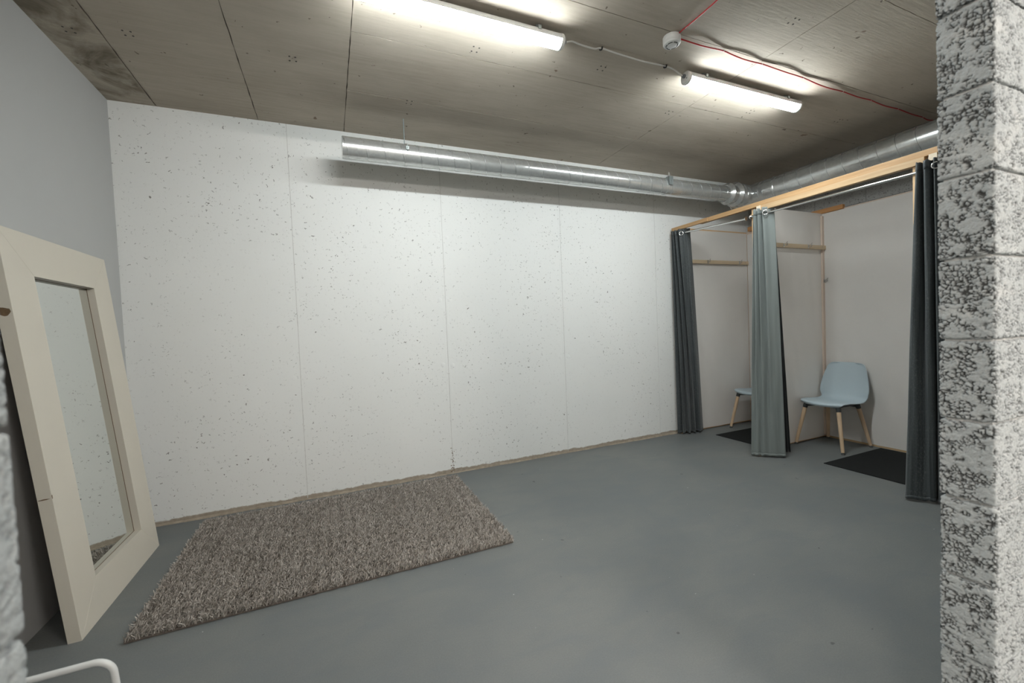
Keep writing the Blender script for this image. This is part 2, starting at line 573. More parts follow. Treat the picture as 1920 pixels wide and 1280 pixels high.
panel(XJ[0], XJ[1], Y2, YB+0.02, 0.0036)
panel(XJ[1], XJ[2], Y2, YB+0.02, 0.0030)
rows = [(Y2, 0.715), (0.715, 1.335), (1.335, 1.933), (1.933, 2.556), (2.556, 3.177), (3.177, YB+0.02)]
for a, b in rows:
    panel(XJ[2], 2.712, a, b, 0.0028)
    panel(2.712, XR+0.02, a, b, 0.0028)
panel(HX0, XR, HY0, Y1, 0.003)

DOT = simple('form_mark', (0.085, 0.08, 0.075), 0.9, 0, 0.1)
for mx_, my_ in ((0.08, 2.33), (-0.12, 2.93), (0.90, 2.47), (1.75, 2.37), (0.63, 3.20), (-0.93, 2.98), (-1.2, 3.05), (2.63, 2.68), (3.28, 2.45), (0.95, 1.62), (2.55, 1.62), (3.2, 1.2), (4.2, 2.3)):
    bm = bmesh.new()
    for ddx in (-0.018, 0.018):
        for ddy in (-0.02, 0.02):
            lathe(bm, [(0, -0.0012), (0.0055, -0.0010), (0.0055, 0.002)], 9, 'z', (mx_+ddx+rnd.uniform(-.003, .003), my_+ddy+rnd.uniform(-.003, .003), H))
    obj('form_mark', bm, DOT, ceil)

# back wall: cast concrete, painted, with the board joints
wall = struct('wall_back', boxm(XL-0.1, XR+0.1, YB+0.0025, YB+0.2, 0, H), MAT['wjoint'],
              'long white painted concrete wall with small pits', 'wall')
VJ = [XL-0.05, -0.232, 0.997, 2.242, 3.49, XR+0.05]
for a, b in zip(VJ[:-1], VJ[1:]):
    bm = bmesh.new()
    n = 40
    rr = lambda: 0.0016+0.0018*rnd.random()
    pts = [(a+rr(), H*i/n) for i in range(n+1)] + [(b-rr(), H-H*i/n) for i in range(n+1)]
    prism(bm, [(px, YB, pz) for px, pz in pts], (0, 0.0025, 0))
    obj('panel', bm, MAT['white'], wall)
# low ridges beside the joints and tie-hole patches
for vx in VJ[1:4]:
    for dx in (-0.022, 0.019):
        bm = bmesh.new()
        pts = [(vx+dx+0.002*math.sin(i*0.9+vx*7), YB+0.0006, 0.06+(H-0.1)*i/40) for i in range(41)]
        tube(bm, pts, [0.0011+0.0006*rnd.random() for _ in pts], 6)
        obj('ridge', bm, MAT['white'], wall)
    for z in (0.42, 1.02, 1.62, 2.2):
        for dx in (-0.05, 0.04):
            bm = bmesh.new()
            lathe(bm, [(0.0, -0.0012), (0.015, -0.001), (0.022, 0.0002), (0.024, 0.001)], 14, 'y', (vx+dx, YB, z+rnd.uniform(-.03, .03)))
            obj('plug', bm, MAT['white'], wall, smooth=True)
# broken joint near the floor with bare aggregate
bm = bmesh.new()
for i in range(46):
    x = 0.997+rnd.gauss(0, 0.008); z = 0.02+rnd.random()**1.3*0.22
    s = rnd.uniform(0.0025, 0.0060)
    lathe(bm, [(0, -s*0.35), (s*0.7, -s*0.2), (s, 0.001)], 7, 'y', (x, YB, z))
obj('bare_aggregate', bm, MAT['chip'], wall, smooth=True)

# rough unpainted mortar edge where the wall meets the floor
bm = bmesh.new()
n = 220
prof = []
for i in range(n+1):
    x = XL+(3.8-XL)*i/n
    d = 0.010+0.010*noise.noise(Vector((x*5, 1.3, 0)))+0.004*noise.noise(Vector((x*31, 4, 0)))
    hh = 0.014+0.012*noise.noise(Vector((x*4, 9.3, 0)))+0.005*noise.noise(Vector((x*27, 2, 0)))
    prof.append((x, max(0.004, d), max(0.004, hh)))
A = [bm.verts.new((x, YB, h)) for x, d, h in prof]
B = [bm.verts.new((x, YB-d*0.5, h*0.8)) for x, d, h in prof]
C = [bm.verts.new((x, YB-d, 0.0)) for x, d, h in prof]
for i in range(n):
    bm.faces.new((A[i], A[i+1], B[i+1], B[i])); bm.faces.new((B[i], B[i+1], C[i+1], C[i]))
o = obj('baseboard_back', bm, simple('bare_mortar', (0.33, 0.28, 0.22), 0.9, 0, 0.2, 0.45, 25, 0.5))
setp(o, 'rough bare mortar edge along the foot of the white wall', 'baseboard', None, 'structure')

struct('wall_left', boxm(XL-0.12, XL, Y2, YB, 0, H), MAT['plaster'],
       'smooth pale grey wall behind the leaning mirror', 'wall')

# right wall: porous blocks
wr = struct('wall_right', boxm(XR+0.006, XR+0.12, Y2, YB, 0, H), MAT['mortar'],
            'porous grey block wall behind the changing cubicles', 'wall')
BL, BH = 0.49, 0.20
def far_block(l, h=BH-0.006):
    return boxm(0, 0.02, 0, l-0.006, 0, h, 0.003)
me_full = None
lens = {}
for r in range(16):
    z0 = 0.058+0.2*(r-1)
    off = 0.0 if r % 2 else BL/2
    y = Y2-off
    while y < YB:
        a, b = max(y, Y2), min(y+BL, YB)
        zt = min(H, z0+BH); zb = max(0, z0)
        if b-a > 0.03 and zt-zb > 0.02:
            key = (round(b-a, 3), round(zt-zb, 3))
            if key not in lens:
                me = bpy.data.meshes.new('block')
                q = far_block(key[0], key[1]-0.006); q.to_mesh(me); q.free()
                me.materials.append(MAT['block'])
                lens[key] = me
            o = bpy.data.objects.new('block', lens[key]); COL.objects.link(o)
            o.parent = wr; o.location = (XR+rnd.uniform(-0.001, 0.001), a+0.003, zb+0.003)
        y += BL

# ------- the block wall the room is seen through: every block displaced
def porous_block(lx, ly, lz, res, seed, bev=0.006, amp=0.0050, dense=(0, 1), near=0.165, rough=1.0, holes=1.0):
    """block with origin at its lower corner; x from 0 (reveal side) to lx (negative lx goes the other way)"""
    sgn = 1 if lx > 0 else -1
    LX = abs(lx)
    xs = list(np.arange(0, min(near, LX)+1e-6, res))
    if xs[-1] < LX: xs += list(np.linspace(xs[-1], LX, 8)[1:])
    ys = list(np.linspace(0, ly, max(2, int(ly/res))+1))
    zs = list(np.linspace(0, lz, max(2, int(lz/res))+1))
    V = {}; verts = []; pore_shade = []; faces = []
    sd = Vector((seed*3.17, seed*1.71, seed*2.3))
    def vert(x, y, z):
        k = (round(x, 5), round(y, 5), round(z, 5))
        if k in V: return V[k]
        # rounded edges
        c = Vector((min(max(x, bev), LX-bev), min(max(y, bev), ly-bev), min(max(z, bev), lz-bev)))
        d = Vector((x, y, z))-c
        nrm = d.normalized() if d.length > 1e-9 else Vector((0, 0, 1))
        p = c+nrm*bev
        q = p+sd
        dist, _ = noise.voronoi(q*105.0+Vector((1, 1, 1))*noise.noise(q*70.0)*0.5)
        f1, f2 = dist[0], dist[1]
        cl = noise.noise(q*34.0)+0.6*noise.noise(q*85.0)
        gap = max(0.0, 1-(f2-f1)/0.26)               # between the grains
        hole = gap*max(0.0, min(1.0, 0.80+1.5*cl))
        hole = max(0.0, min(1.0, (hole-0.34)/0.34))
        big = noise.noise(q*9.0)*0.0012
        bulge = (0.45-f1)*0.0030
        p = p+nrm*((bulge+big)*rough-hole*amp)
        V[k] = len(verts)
        verts.append((p.x*sgn, p.y, p.z)); pore_shade.append(hole*holes)
        return V[k]
    def grid(A, B, fn, flip):
        for i in range(len(A)-1):
            for j in range(len(B)-1):
                f = (vert(*fn(A[i], B[j])), vert(*fn(A[i+1], B[j])), vert(*fn(A[i+1], B[j+1])), vert(*fn(A[i], B[j+1])))
                faces.append(f[::-1] if flip ^ (sgn < 0) else f)
    grid(ys, zs, lambda a, b: (0.0, a, b), True)
    cz = [0, lz]
    grid(xs, zs, lambda a, b: (a, 0.0, b), False)
    zc_ = zs[::6] if (len(zs)-1) % 6 == 0 else zs[:-1:6]+[zs[-1]]
    grid(xs[:-1:5]+[xs[-1]], zc_, lambda a, b: (a, ly, b), True)
    grid(xs, ys, lambda a, b: (a, b, lz), False)
    grid(xs, ys, lambda a, b: (a, b, 0.0), True)
    grid(ys, zs, lambda a, b: (LX, a, b), False)
    me = bpy.data.meshes.new('block')
    me.from_pydata(verts, [], faces)
    at = me.attributes.new('pore_shade', 'FLOAT', 'POINT')
    at.data.foreach_set('value', pore_shade)
    me.polygons.foreach_set('use_smooth', [True]*len(faces))
    me.materials.append(MAT['blockn'])
    return me

wf = empty('wall_front', (0, 0, 0))
setp(wf, 'porous grey block wall with a wide opening, seen at both edges', 'wall', None, 'structure')
TH = Y2-Y1
bm = bmesh.new()
box(bm, JR+0.012, 5.2, Y1+0.010, Y2-0.010, 0, H)
box(bm, HX0, JL-0.012, Y1+0.010, Y2-0.010, 0, H)
obj('mortar_core', bm, simple('painted_mortar', (0.60, 0.60, 0.585), 0.9, 0, 0.2, 0.1, 60, 0.4), wf)
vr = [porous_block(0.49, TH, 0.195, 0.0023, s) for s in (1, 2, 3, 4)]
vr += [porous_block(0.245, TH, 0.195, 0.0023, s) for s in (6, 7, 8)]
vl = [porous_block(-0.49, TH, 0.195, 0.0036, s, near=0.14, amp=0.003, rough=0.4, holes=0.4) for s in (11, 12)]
vplain = bpy.data.meshes.new('block')
q = boxm(0, 0.482, 0, TH-0.004, 0, 0.193, 0.006); q.to_mesh(vplain); q.free(); vplain.materials.append(MAT['block'])
def put(me, x, y, z):
    o = bpy.data.objects.new('block', me); COL.objects.link(o)
    o.parent = wf; o.location = (x, y, z)
    return o
kr = [0, 0]
for r in range(15):
    z0 = 0.0595+0.2005*(r-1)
    if z0 < 0: z0 = 0.0; 
    if r == 0: continue
    zz = 0.0595+0.2005*(r-1)
    half = r % 2
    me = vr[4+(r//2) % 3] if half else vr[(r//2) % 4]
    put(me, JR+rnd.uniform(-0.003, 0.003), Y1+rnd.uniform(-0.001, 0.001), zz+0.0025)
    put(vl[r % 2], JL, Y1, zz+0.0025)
    xx = JR+(0.251 if half else 0.496)
    for k in range(3):
        put(vplain, xx, Y1+0.002, zz+0.0035); xx += 0.49
# course at the floor
bm = bmesh.new(); box(bm, JR, JR+1.9, Y1, Y2, 0, 0.056, 0.005)
obj('block', bm, MAT['block'], wf)
bm = bmesh.new(); box(bm, JL-1.0, JL, Y1, Y2, 0, 0.056, 0.005)
obj('block', bm, MAT['block'], wf)
# inner plastered leaf of the left part, hallway shell
struct('wall_hall_left', boxm(HX0-0.12, HX0, HY0, Y1, 0, H), MAT['whitepaint'], 'white hallway wall on the left of the viewpoint', 'wall')
struct('wall_hall_right', boxm(HX1, HX1+0.12, HY0, Y1, 0, H), MAT['whitepaint'], 'white hallway wall on the right of the viewpoint', 'wall')
struct('wall_hall_rear', boxm(HX0, HX1, HY0-0.12, HY0, 0, H), MAT['whitepaint'], 'white hallway wall behind the viewpoint', 'wall')

# ------------------------------------------------------------------ lamps
def batten(name, x0, x1, y, label, group, rz=0.0, lit='tubeon'):
    L = x1-x0
    t = empty(name, ((x0+x1)/2, y, H-0.054), rz)
    setp(t, label, 'lamp', group)
    r = 0.041
    def arc(a0, a1, n):
        return [(r*math.cos(a0+(a1-a0)*i/n), r*math.sin(a0+(a1-a0)*i/n)) for i in range(n+1)]
    # housing: upper part of the round profile with a flat back
    up = arc(math.radians(-8), math.radians(188), 14)
    up = [(a, min(b, 0.034)) for a, b in up]
    bm = bmesh.new()
    prism(bm, [(-L/2+0.02, a, b) for a, b in up], (L-0.04, 0, 0))
    obj('housing', bm, MAT['housing'], t, smooth=30)
    lo = arc(math.radians(188), math.radians(352), 18)
    bm = bmesh.new()
    prism(bm, [(-L/2+0.02, a*0.995, b) for a, b in lo], (L-0.04, 0, 0))
    obj('diffuser', bm, MAT[lit], t, smooth=30)
    for s in (-1, 1):
        bm = bmesh.new()
        lathe(bm, [(0.0, 0.022*s), (0.033, 0.022*s), (0.0425, 0.012*s), (0.0425, -0.004*s), (0.0, -0.004*s)], 28, 'x', (s*(L/2-0.022), 0, 0))
        c = obj('end_cap', bm, MAT['whiteplastic'], t, smooth=35)
        for dy, dz in ((0.018, 0.018), (-0.018, -0.012)):
            bm = bmesh.new()
            lathe(bm, [(0, 0), (0.004, 0), (0.004, 0.0025*s), (0, 0.0025*s)], 10, 'x', (s*(L/2), dy, dz))
            obj('screw', bm, MAT['gland'], c)
        bm = bmesh.new()
        lathe(bm, [(0.0, 0), (0.013, 0), (0.013, 0.010*s), (0.009, 0.012*s), (0.009, 0.022*s), (0.0, 0.022*s)], 14, 'x', (s*(L/2-0.001), 0, 0.008))
        obj('cable_gland', bm, MAT['gland'], t, smooth=35)
        bm = bmesh.new()
        box(bm, s*L*0.36-0.010, s*L*0.36+0.010, -0.043, 0.043, 0.014, 0.037, 0.002)
        box(bm, s*L*0.36-0.010, s*L*0.36+0.010, -0.016, 0.016, 0.036, 0.0535, 0.001)
        obj('mounting_clip', bm, MAT['zinc'], t)
    return t
batten('batten_lamp', 0.13, 1.332, 2.165, 'lit white tube lamp at the top edge, left of the pair', 'tube lamps on the ceiling')
batten('batten_lamp', 2.295, 3.475, 2.19, 'lit white tube lamp nearest the red cable, right of the pair', 'tube lamps on the ceiling')
for hy, hx, lb in ((-1.6, -2.4, 'nearest lamp behind the viewpoint, on the left'), (-1.6, 1.3, 'nearest lamp behind the viewpoint, on the right'),  # unseen fixtures, added to brighten the jambs, cubicles and mirror side
                   (-4.3, -2.4, 'farther lamp behind the viewpoint, on the left'), (-4.3, 1.3, 'farther lamp behind the viewpoint, on the right')):
    batten('batten_lamp', hx, hx+1.2, hy, 'lit warm white tube lamp added over the unseen hallway, '+lb, 'tube lamps on the ceiling', lit='hallfill')

# white cable between the lamps
pts = catmull([(1.352, 2.165, H-0.046), (1.40, 2.17, H-0.028), (1.47, 2.19, H-0.018), (1.575, 2.20, H-0.013), (1.62, 2.188, H-0.008),
               (1.75, 2.190, H-0.013), (1.95, 2.196, H-0.014), (2.135, 2.194, H-0.008), (2.21, 2.198, H-0.014), (2.25, 2.196, H-0.030), (2.276, 2.19, H-0.046)], 70)
cable = empty('white_cable', (1.8, 2.19, H))
setp(cable, 'white cable clipped to the ceiling between the two lamps', 'cable')
bm = tube(bmesh.new(), [p-cable.location for p in pts], 0.0048, 8)
obj('sheath', bm, MAT['whitecable'], cable, smooth=True)
for x, y in ((1.62, 2.188), (2.135, 2.194)):
    bm = bmesh.new()
    tube(bm, [(x-1.8, y-2.19+0.0085*math.cos(a), -0.008+0.0085*math.sin(a)) for a in [PI*k/8+PI for k in range(-1, 10)]], 0.0045, 8)
    box(bm, x-1.8-0.006, x-1.8+0.006, y-2.19+0.004, y-2.19+0.016, -0.014, -0.0005)
    obj('cable_clip', bm, MAT['black'], cable, smooth=35)

# smoke detector
det = empty('smoke_detector', (1.965, 1.965, H-0.002))
setp(det, 'round white smoke detector on the ceiling where the red cables meet', 'smoke detector')
bm = lathe(bmesh.new(), [(0.0, 0.0), (0.049, 0.0), (0.051, -0.004), (0.051, -0.026), (0.050, -0.028), (0.0, -0.028)], 40)
obj('base', bm, MAT['whiteplastic'], det, smooth=30)
bm = lathe(bmesh.new(), [(0.0, -0.0275), (0.0505, -0.0275), (0.0505, -0.040), (0.046, -0.047), (0.034, -0.0515), (0.030, -0.0515), (0.030, -0.0490), (0.026, -0.0490), (0.026, -0.0540), (0.022, -0.0560), (0.0, -0.0560)], 40)
obj('cover', bm, MAT['whiteplastic'], det, smooth=30)
for k in range(6):
    a0 = k*PI/3+0.12
    bm = bmesh.new()
    tube(bm, [(0.033*math.cos(a0+0.8*i/8), 0.033*math.sin(a0+0.8*i/8), -0.0512) for i in range(9)], 0.0022, 6)
    obj('vent_slot', bm, MAT['black'], det)
bm = lathe(bmesh.new(), [(0, -0.0475), (0.0025, -0.0475), (0.002, -0.0500), (0, -0.0505)], 8, 'z', (-0.012, 0.038, 0.0))
obj('indicator', bm, MAT['black'], det)

# red cables, drooping between their clips
def droop(clips, sag, n=9, wob=0.004):
    out = []
    for i in range(len(clips)-1):
        a, b = Vector(clips[i]), Vector(clips[i+1])
        s = sag*rnd.uniform(0.6, 1.25)
        for k in range(n):
            u = k/n
            p = a.lerp(b, u)
            p.z -= s*math.sin(PI*u)**1.5
            p.y += wob*math.sin(PI*u)*(1 if i % 2 else -1)
            out.append(p)
    out.append(Vector(clips[-1]))
    return out
def red_cable(label, clips, sag):
    c0 = Vector(clips[0])
    t = empty('red_cable', c0)
    setp(t, label, 'cable', 'red fire alarm cables')
    bm = tube(bmesh.new(), [p-c0 for p in droop(clips, sag)], 0.0040, 8)
    obj('sheath', bm, MAT['redcable'], t, smooth=True)
    for c in clips[1:-1]:
        p = Vector(c)-c0
        bm = bmesh.new()
        tube(bm, [p+Vector((0, 0.0055*math.cos(a), 0.0055*math.sin(a))) for a in [2*PI*k/10 for k in range(10)]], 0.0012, 6, closed=True)
        tube(bm, [p+Vector((0, 0.005, 0)), p+Vector((0, 0.006, H-0.0003-c[2]))], 0.0018, 6)
        obj('cable_clip', bm, MAT['whiteplastic'], t)
zc = H-0.008
red_cable('red cable sagging along the ceiling from the detector to the right wall',
          [(2.012, 1.955, zc), (2.373, 1.945, zc), (2.741, 1.956, zc), (3.185, 1.966, zc), (3.678, 1.982, zc), (4.05, 1.984, zc), (4.45, 1.99, zc), (4.86, 2.0, zc), (5.04, 2.0, zc)], 0.008)
red_cable('red cable running straight from the detector toward the viewer',
          [(1.975, 1.917, zc), (1.974, 1.60, zc), (1.973, 1.2, zc), (1.972, 0.8, zc), (1.972, 0.58, zc)], 0.004)

# ------------------------------------------------------------------ ductwork
def spiral(bm, r, L, pitch, axis, phase=0.0, rr=0.0016, step=36):
    n = int(L/pitch*step)
    pts = []
    for i in range(n+1):
        h = L*i/n; a = phase+2*PI*h/pitch
        c, s = (r+0.0004)*math.cos(a), (r+0.0004)*math.sin(a)
        pts.append((h, c, s) if axis == 'x' else (s, h, c))
    return tube(bm, pts, rr, 5)
DX0, DY, DZ, DR = 0.160, 3.455, 2.748, 0.081
t = empty('slim_duct', (DX0, DY, DZ))
setp(t, 'slim galvanised spiral duct with an open end along the white wall', 'duct')
L1 = 4.17-DX0
bm = lathe(bmesh.new(), [(DR-0.0025, 0.0), (DR, 0.0), (DR, L1), (DR-0.0025, L1), (DR-0.0025, 0.0)], 64, 'x')
obj('pipe', bm, MAT['galv'], t, smooth=30)
bm = lathe(bmesh.new(), [(0.0, 0.03), (DR-0.003, 0.03)], 48, 'x')
obj('dark_inside', bm, MAT['galv_dark'], t)
obj('spiral_seam', spiral(bmesh.new(), DR, L1, 0.137, 'x', 2.2), MAT['seam'], t, smooth=True)
# hanger with threaded rod and pipe band
def band(px):
    bm = lathe(bmesh.new(), [(DR+0.0004, px-0.011), (DR+0.0030, px-0.011), (DR+0.0030, px+0.011), (DR+0.0004, px+0.011), (DR+0.0004, px-0.011)], 48, 'x')
    bb = obj('hanger_band', bm, MAT['galv'], t, smooth=30)
    return bb
hx = 0.632-DX0
bb = band(hx)
bm = tube(bmesh.new(), [(hx-0.006, 0, DR+0.002), (hx-0.006, 0, H-DZ-0.002)], 0.004, 8)
obj('threaded_rod', bm, MAT['zinc'], bb)
bm = boxm(hx-0.012, hx+0.012, -DR-0.016, -DR+0.004, 0.012, 0.020, 0.001); box(bm, hx-0.012, hx+0.012, -DR-0.016, -DR+0.004, 0.026, 0.034, 0.001)
tube(bm, [(hx, -DR-0.010, 0.000), (hx, -DR-0.010, 0.046)], 0.0035, 8)
obj('clamp_bolt', bm, MAT['zinc'], bb)
hx = 3.30-DX0
bb = band(hx)
bm = boxm(hx-0.028, hx+0.028, -DR-0.014, -DR-0.010, -0.01, 0.075, 0.001); box(bm, hx-0.028, hx-0.024, -DR-0.014, -DR+0.030, -0.01, 0.075); box(bm, hx-0.028, hx+0.028, -DR-0.014, -DR+0.03, 0.071, 0.075)
obj('bracket', bm, MAT['zinc'], bb)
bm = tube(bmesh.new(), [(hx-0.006, -DR+0.012, 0.07), (hx-0.006, -DR+0.012, 0.122)], 0.005, 8)
tube(bm, [(hx+0.010, -DR+0.012, 0.07), (hx+0.010, -DR+0.012, 0.118)], 0.004, 8)
obj('threaded_rod', bm, MAT['chrome'], bb)
bm = tube(bmesh.new(), [(hx, -DR-0.013, 0.030), (hx, -DR-0.020, 0.030)], 0.008, 6)
obj('nut', bm, MAT['zinc'], bb)

WX, WR = 4.60, 0.125
wide = empty('wide_duct', (WX, DY, DZ))
setp(wide, 'wide galvanised spiral duct with a tee running above the cubicles', 'duct')
L2 = DY-0.70
bm = lathe(bmesh.new(), [(WR-0.003, 0.20), (WR, 0.20), (WR, -L2), (WR-0.003, -L2), (WR-0.003, 0.20)], 64, 'y')
obj('pipe', bm, MAT['galv'], wide, smooth=30)
bm = lathe(bmesh.new(), [(0.0, 0.20), (WR+0.001, 0.20), (WR+0.001, 0.18), (0.0, 0.18)], 48, 'y')
obj('end_cap', bm, MAT['galv'], wide, smooth=30)
sm = obj('spiral_seam', spiral(bmesh.new(), WR, L2-0.30, 0.137, 'y', 0.6, 0.0018), MAT['seam'], wide, smooth=True)
sm.location = (0, -L2, 0)
for yy, wd in ((-0.17, 0.010), (-0.225, 0.006), (-0.34, 0.014)):
    bm = lathe(bmesh.new(), [(WR, yy-wd), (WR+0.004, yy-wd*0.6), (WR+0.004, yy+wd*0.6), (WR, yy+wd)], 56, 'y')
    obj('coupling_ring', bm, MAT['galv'], wide, smooth=30)
# branch of the tee: reducer and two flared collars
bm = lathe(bmesh.new(), [(0.118, 0.0), (0.118, -0.20), (0.102, -0.23), (0.102, -0.36), (0.083, -0.40), (0.083, -0.47)], 56, 'x')
obj('reducer', bm, MAT['galv'], wide, smooth=25)
for xx, r0, r1 in ((-0.385, 0.090, 0.118), (-0.27, 0.108, 0.134), (-0.16, 0.122, 0.129)):
    bm = lathe(bmesh.new(), [(r0, xx-0.032), (r1, xx-0.004), (r1, xx+0.004), (r0*0.98, xx+0.010)], 56, 'x')
    obj('collar', bm, MAT['galv'], wide, smooth=25)

# ------------------------------------------------------------------ changing cubicles
fr = empty('cubicle_frame', (3.73, 2.65, 0))
setp(fr, 'pine frame of the changing cubicles covered with white fleece', 'changing cubicle')
FO = Vector(fr.location)
def timber(name, x0, x1, y0, y1, z0, z1, mat, bev=0.002):
    lx, ly, lz = x1-x0, y1-y0, z1-z0
    o = obj(name, boxm(-lx/2, lx/2, -ly/2, ly/2, -lz/2, lz/2, bev), MAT[mat], fr)
    o.location = Vector(((x0+x1)/2, (y0+y1)/2, (z0+z1)/2))-FO
    return o
XB = 3.73
timber('beam', XB+0.009, XB+0.051, 1.0, 3.42, 2.374, 2.418, 'pine_o')
timber('beam', XB+0.002, XB+0.046, 1.53, 2.745, 2.328, 2.3735, 'pine_y')
timber('beam', XB-0.016, XB+0.006, 3.30, 3.80, 2.372, 2.412, 'pine_o')
for y, xe, yp, xp, yr in ((3.765, XB+0.12, 3.808, XB+0.045, 3.808), (2.716, XB+0.10, 2.802, XB+0.034, 2.908), (1.480, 4.99, 1.44, XB+0.15, 1.485)):
    o = timber('cross_rail', XB-0.012, xe, y-0.022, y+0.022, 2.329, 2.373, 'pine_x')
    e = obj('end_grain', boxm(-0.0005, 0.0012, -0.0215, 0.0215, -0.0215, 0.0215), MAT['endgrain'], o)
    e.location = (-(xe-XB+0.012)/2-0.0008, 0, 0)
    timber('post', xp, xp+0.042, yp-0.020, yp+0.020, 0.0, 2.372 if y > 2 else 2.328, 'pine_z')
    timber('post', 4.962 if yr < 3.5 else 4.985, 4.995 if yr < 3.5 else 5.02, yr-0.018, yr+0.020, 0.0, 2.40, 'pine_z')
timber('corner_post', 4.912, 4.949, 2.866, 2.8835, 0.03, 2.395, 'pine_pale')
timber('batten', XB+0.020, XB+0.046, 1.572, 1.600, 1.935, 2.327, 'pine_z')
# divider top and bottom rails, rear rails
for y in (2.896, 3.80, 1.53):
    timber('rail', XB+0.20 if y < 3 else XB+0.088, 4.955, y-0.008, y+0.024, 2.395, 2.425, 'pine_x')
    timber('rail', XB+0.20 if y < 3 else XB+0.088, 4.955, y-0.006, y+0.024, 0.004, 0.040, 'pine_x')
for y0, y1 in ((1.53, 2.88), (2.925, 3.785)):
    timber('rail', 4.950, 4.992, y0, y1, 2.392, 2.436, 'pine_pale')
    timber('rail', 4.945, 4.990, y0, y1, 0.0, 0.022, 'pine_y')
timber('block', 4.925, 4.965, 2.672, 2.985, 2.424, 2.470, 'pine_dark')
timber('block', 4.900, 4.962, 3.60, 3.735, 2.424, 2.475, 'pine_dark')
# diagonal brace behind the divider fleece
bm = bmesh.new()
prism(bm, [(XB+0.20, 2.905, 2.10), (XB+0.20, 2.905, 2.04), (4.36, 2.905, 2.39), (4.29, 2.905, 2.39)], (0, 0.02, 0))
o = obj('brace', bm, MAT['pine_x'], fr); o.location = -FO

def fleece(p0, pu, pv, nu, nv, nrm, amp, seed):
    """wrinkled fleece panel: p0 lower corner, pu/pv edge vectors"""
    p0, pu, pv, nrm = Vector(p0), Vector(pu), Vector(pv), Vector(nrm)
    me = bpy.data.meshes.new('fleece_panel')
    V = []; F = []
    for j in range(nv+1):
        for i in range(nu+1):
            u, v = i/nu, j/nv
            e = min(u, 1-u, v*1.2, (1-v)*1.2)
            wgt = min(1, e*9)
            s = Vector((u*pu.length, v*pv.length, seed))
            d = noise.noise(Vector((s.x*3.2+0.6*s.y, s.y*0.9, seed)))*0.7+noise.noise(Vector((s.x*9+1.2*s.y, s.y*1.6, seed+5)))*0.3
            # tension folds radiating from the lower corners
            d += 0.35*math.sin((s.x*1.0+s.y*0.55)*26)*math.exp(-((u-0.12)**2*8+(v-0.28)**2*9))
            lo = 0.006*noise.noise(Vector((s.x*6, seed*2, 1)))*(1 if j == 0 else 0)
            V.append(p0+pu*u+pv*v+nrm*d*amp*wgt+Vector((0, 0, lo)))
    for j in range(nv):
        for i in range(nu):
            a = j*(nu+1)+i
            F.append((a, a+1, a+nu+2, a+nu+1))
    me.from_pydata([tuple(x-FO) for x in V], [], F)
    return obj('fleece_panel', me, MAT['fleece'], fr, smooth=True)
fleece((XB+0.17, 2.884, 0.015), (4.945-XB-0.17, 0, 0), (0, 0, 2.412), 48, 80, (0, -1, 0), 0.017, 1.0)
fleece((4.945, 2.884, 0.018), (0, -1.36, 0), (0, 0, 2.405), 52, 80, (-1, 0, 0), 0.017, 2.0)
fleece((XB+0.06, 3.786, 0.018), (4.948-XB-0.06, 0, 0), (0, 0, 2.390), 48, 80, (0, -1, 0), 0.009, 3.0)
fleece((4.952, 3.784, 0.018), (0, -0.865, 0), (0, 0, 2.408), 40, 80, (-1, 0, 0), 0.009, 4.0)
fleece((XB+0.088, 1.522, 0.015), (4.945-XB-0.088, 0, 0), (0, 0, 2.412), 40, 60, (0, 1, 0), 0.008, 5.0)

# chrome curtain rods
def rod(label, a, b):
    a, b = Vector(a), Vector(b)
    t = empty('curtain_rod', a)
    setp(t, label, 'curtain rod', 'chrome curtain rods')
    bm = tube(bmesh.new(), [(0, 0, 0), b-a], 0.0105, 16)
    obj('bar', bm, MAT['chrome'], t, smooth=35)
    d = (b-a).normalized()
    for p in (Vector((0, 0, 0)), b-a):
        bm = bmesh.new(); tube(bm, [p-d*0.004, p+d*0.004], 0.020, 16)
        obj('end_flange', bm, MAT['chrome'], t, smooth=35)
rod('chrome rod across the far cubicle, between the far and middle curtains', (XB+0.012, 3.740, 2.335), (XB+0.012, 2.865, 2.291))
rod('chrome rod across the near cubicle, between the middle and right curtains', (XB+0.012, 2.815, 2.298), (XB+0.012, 1.505, 2.280))

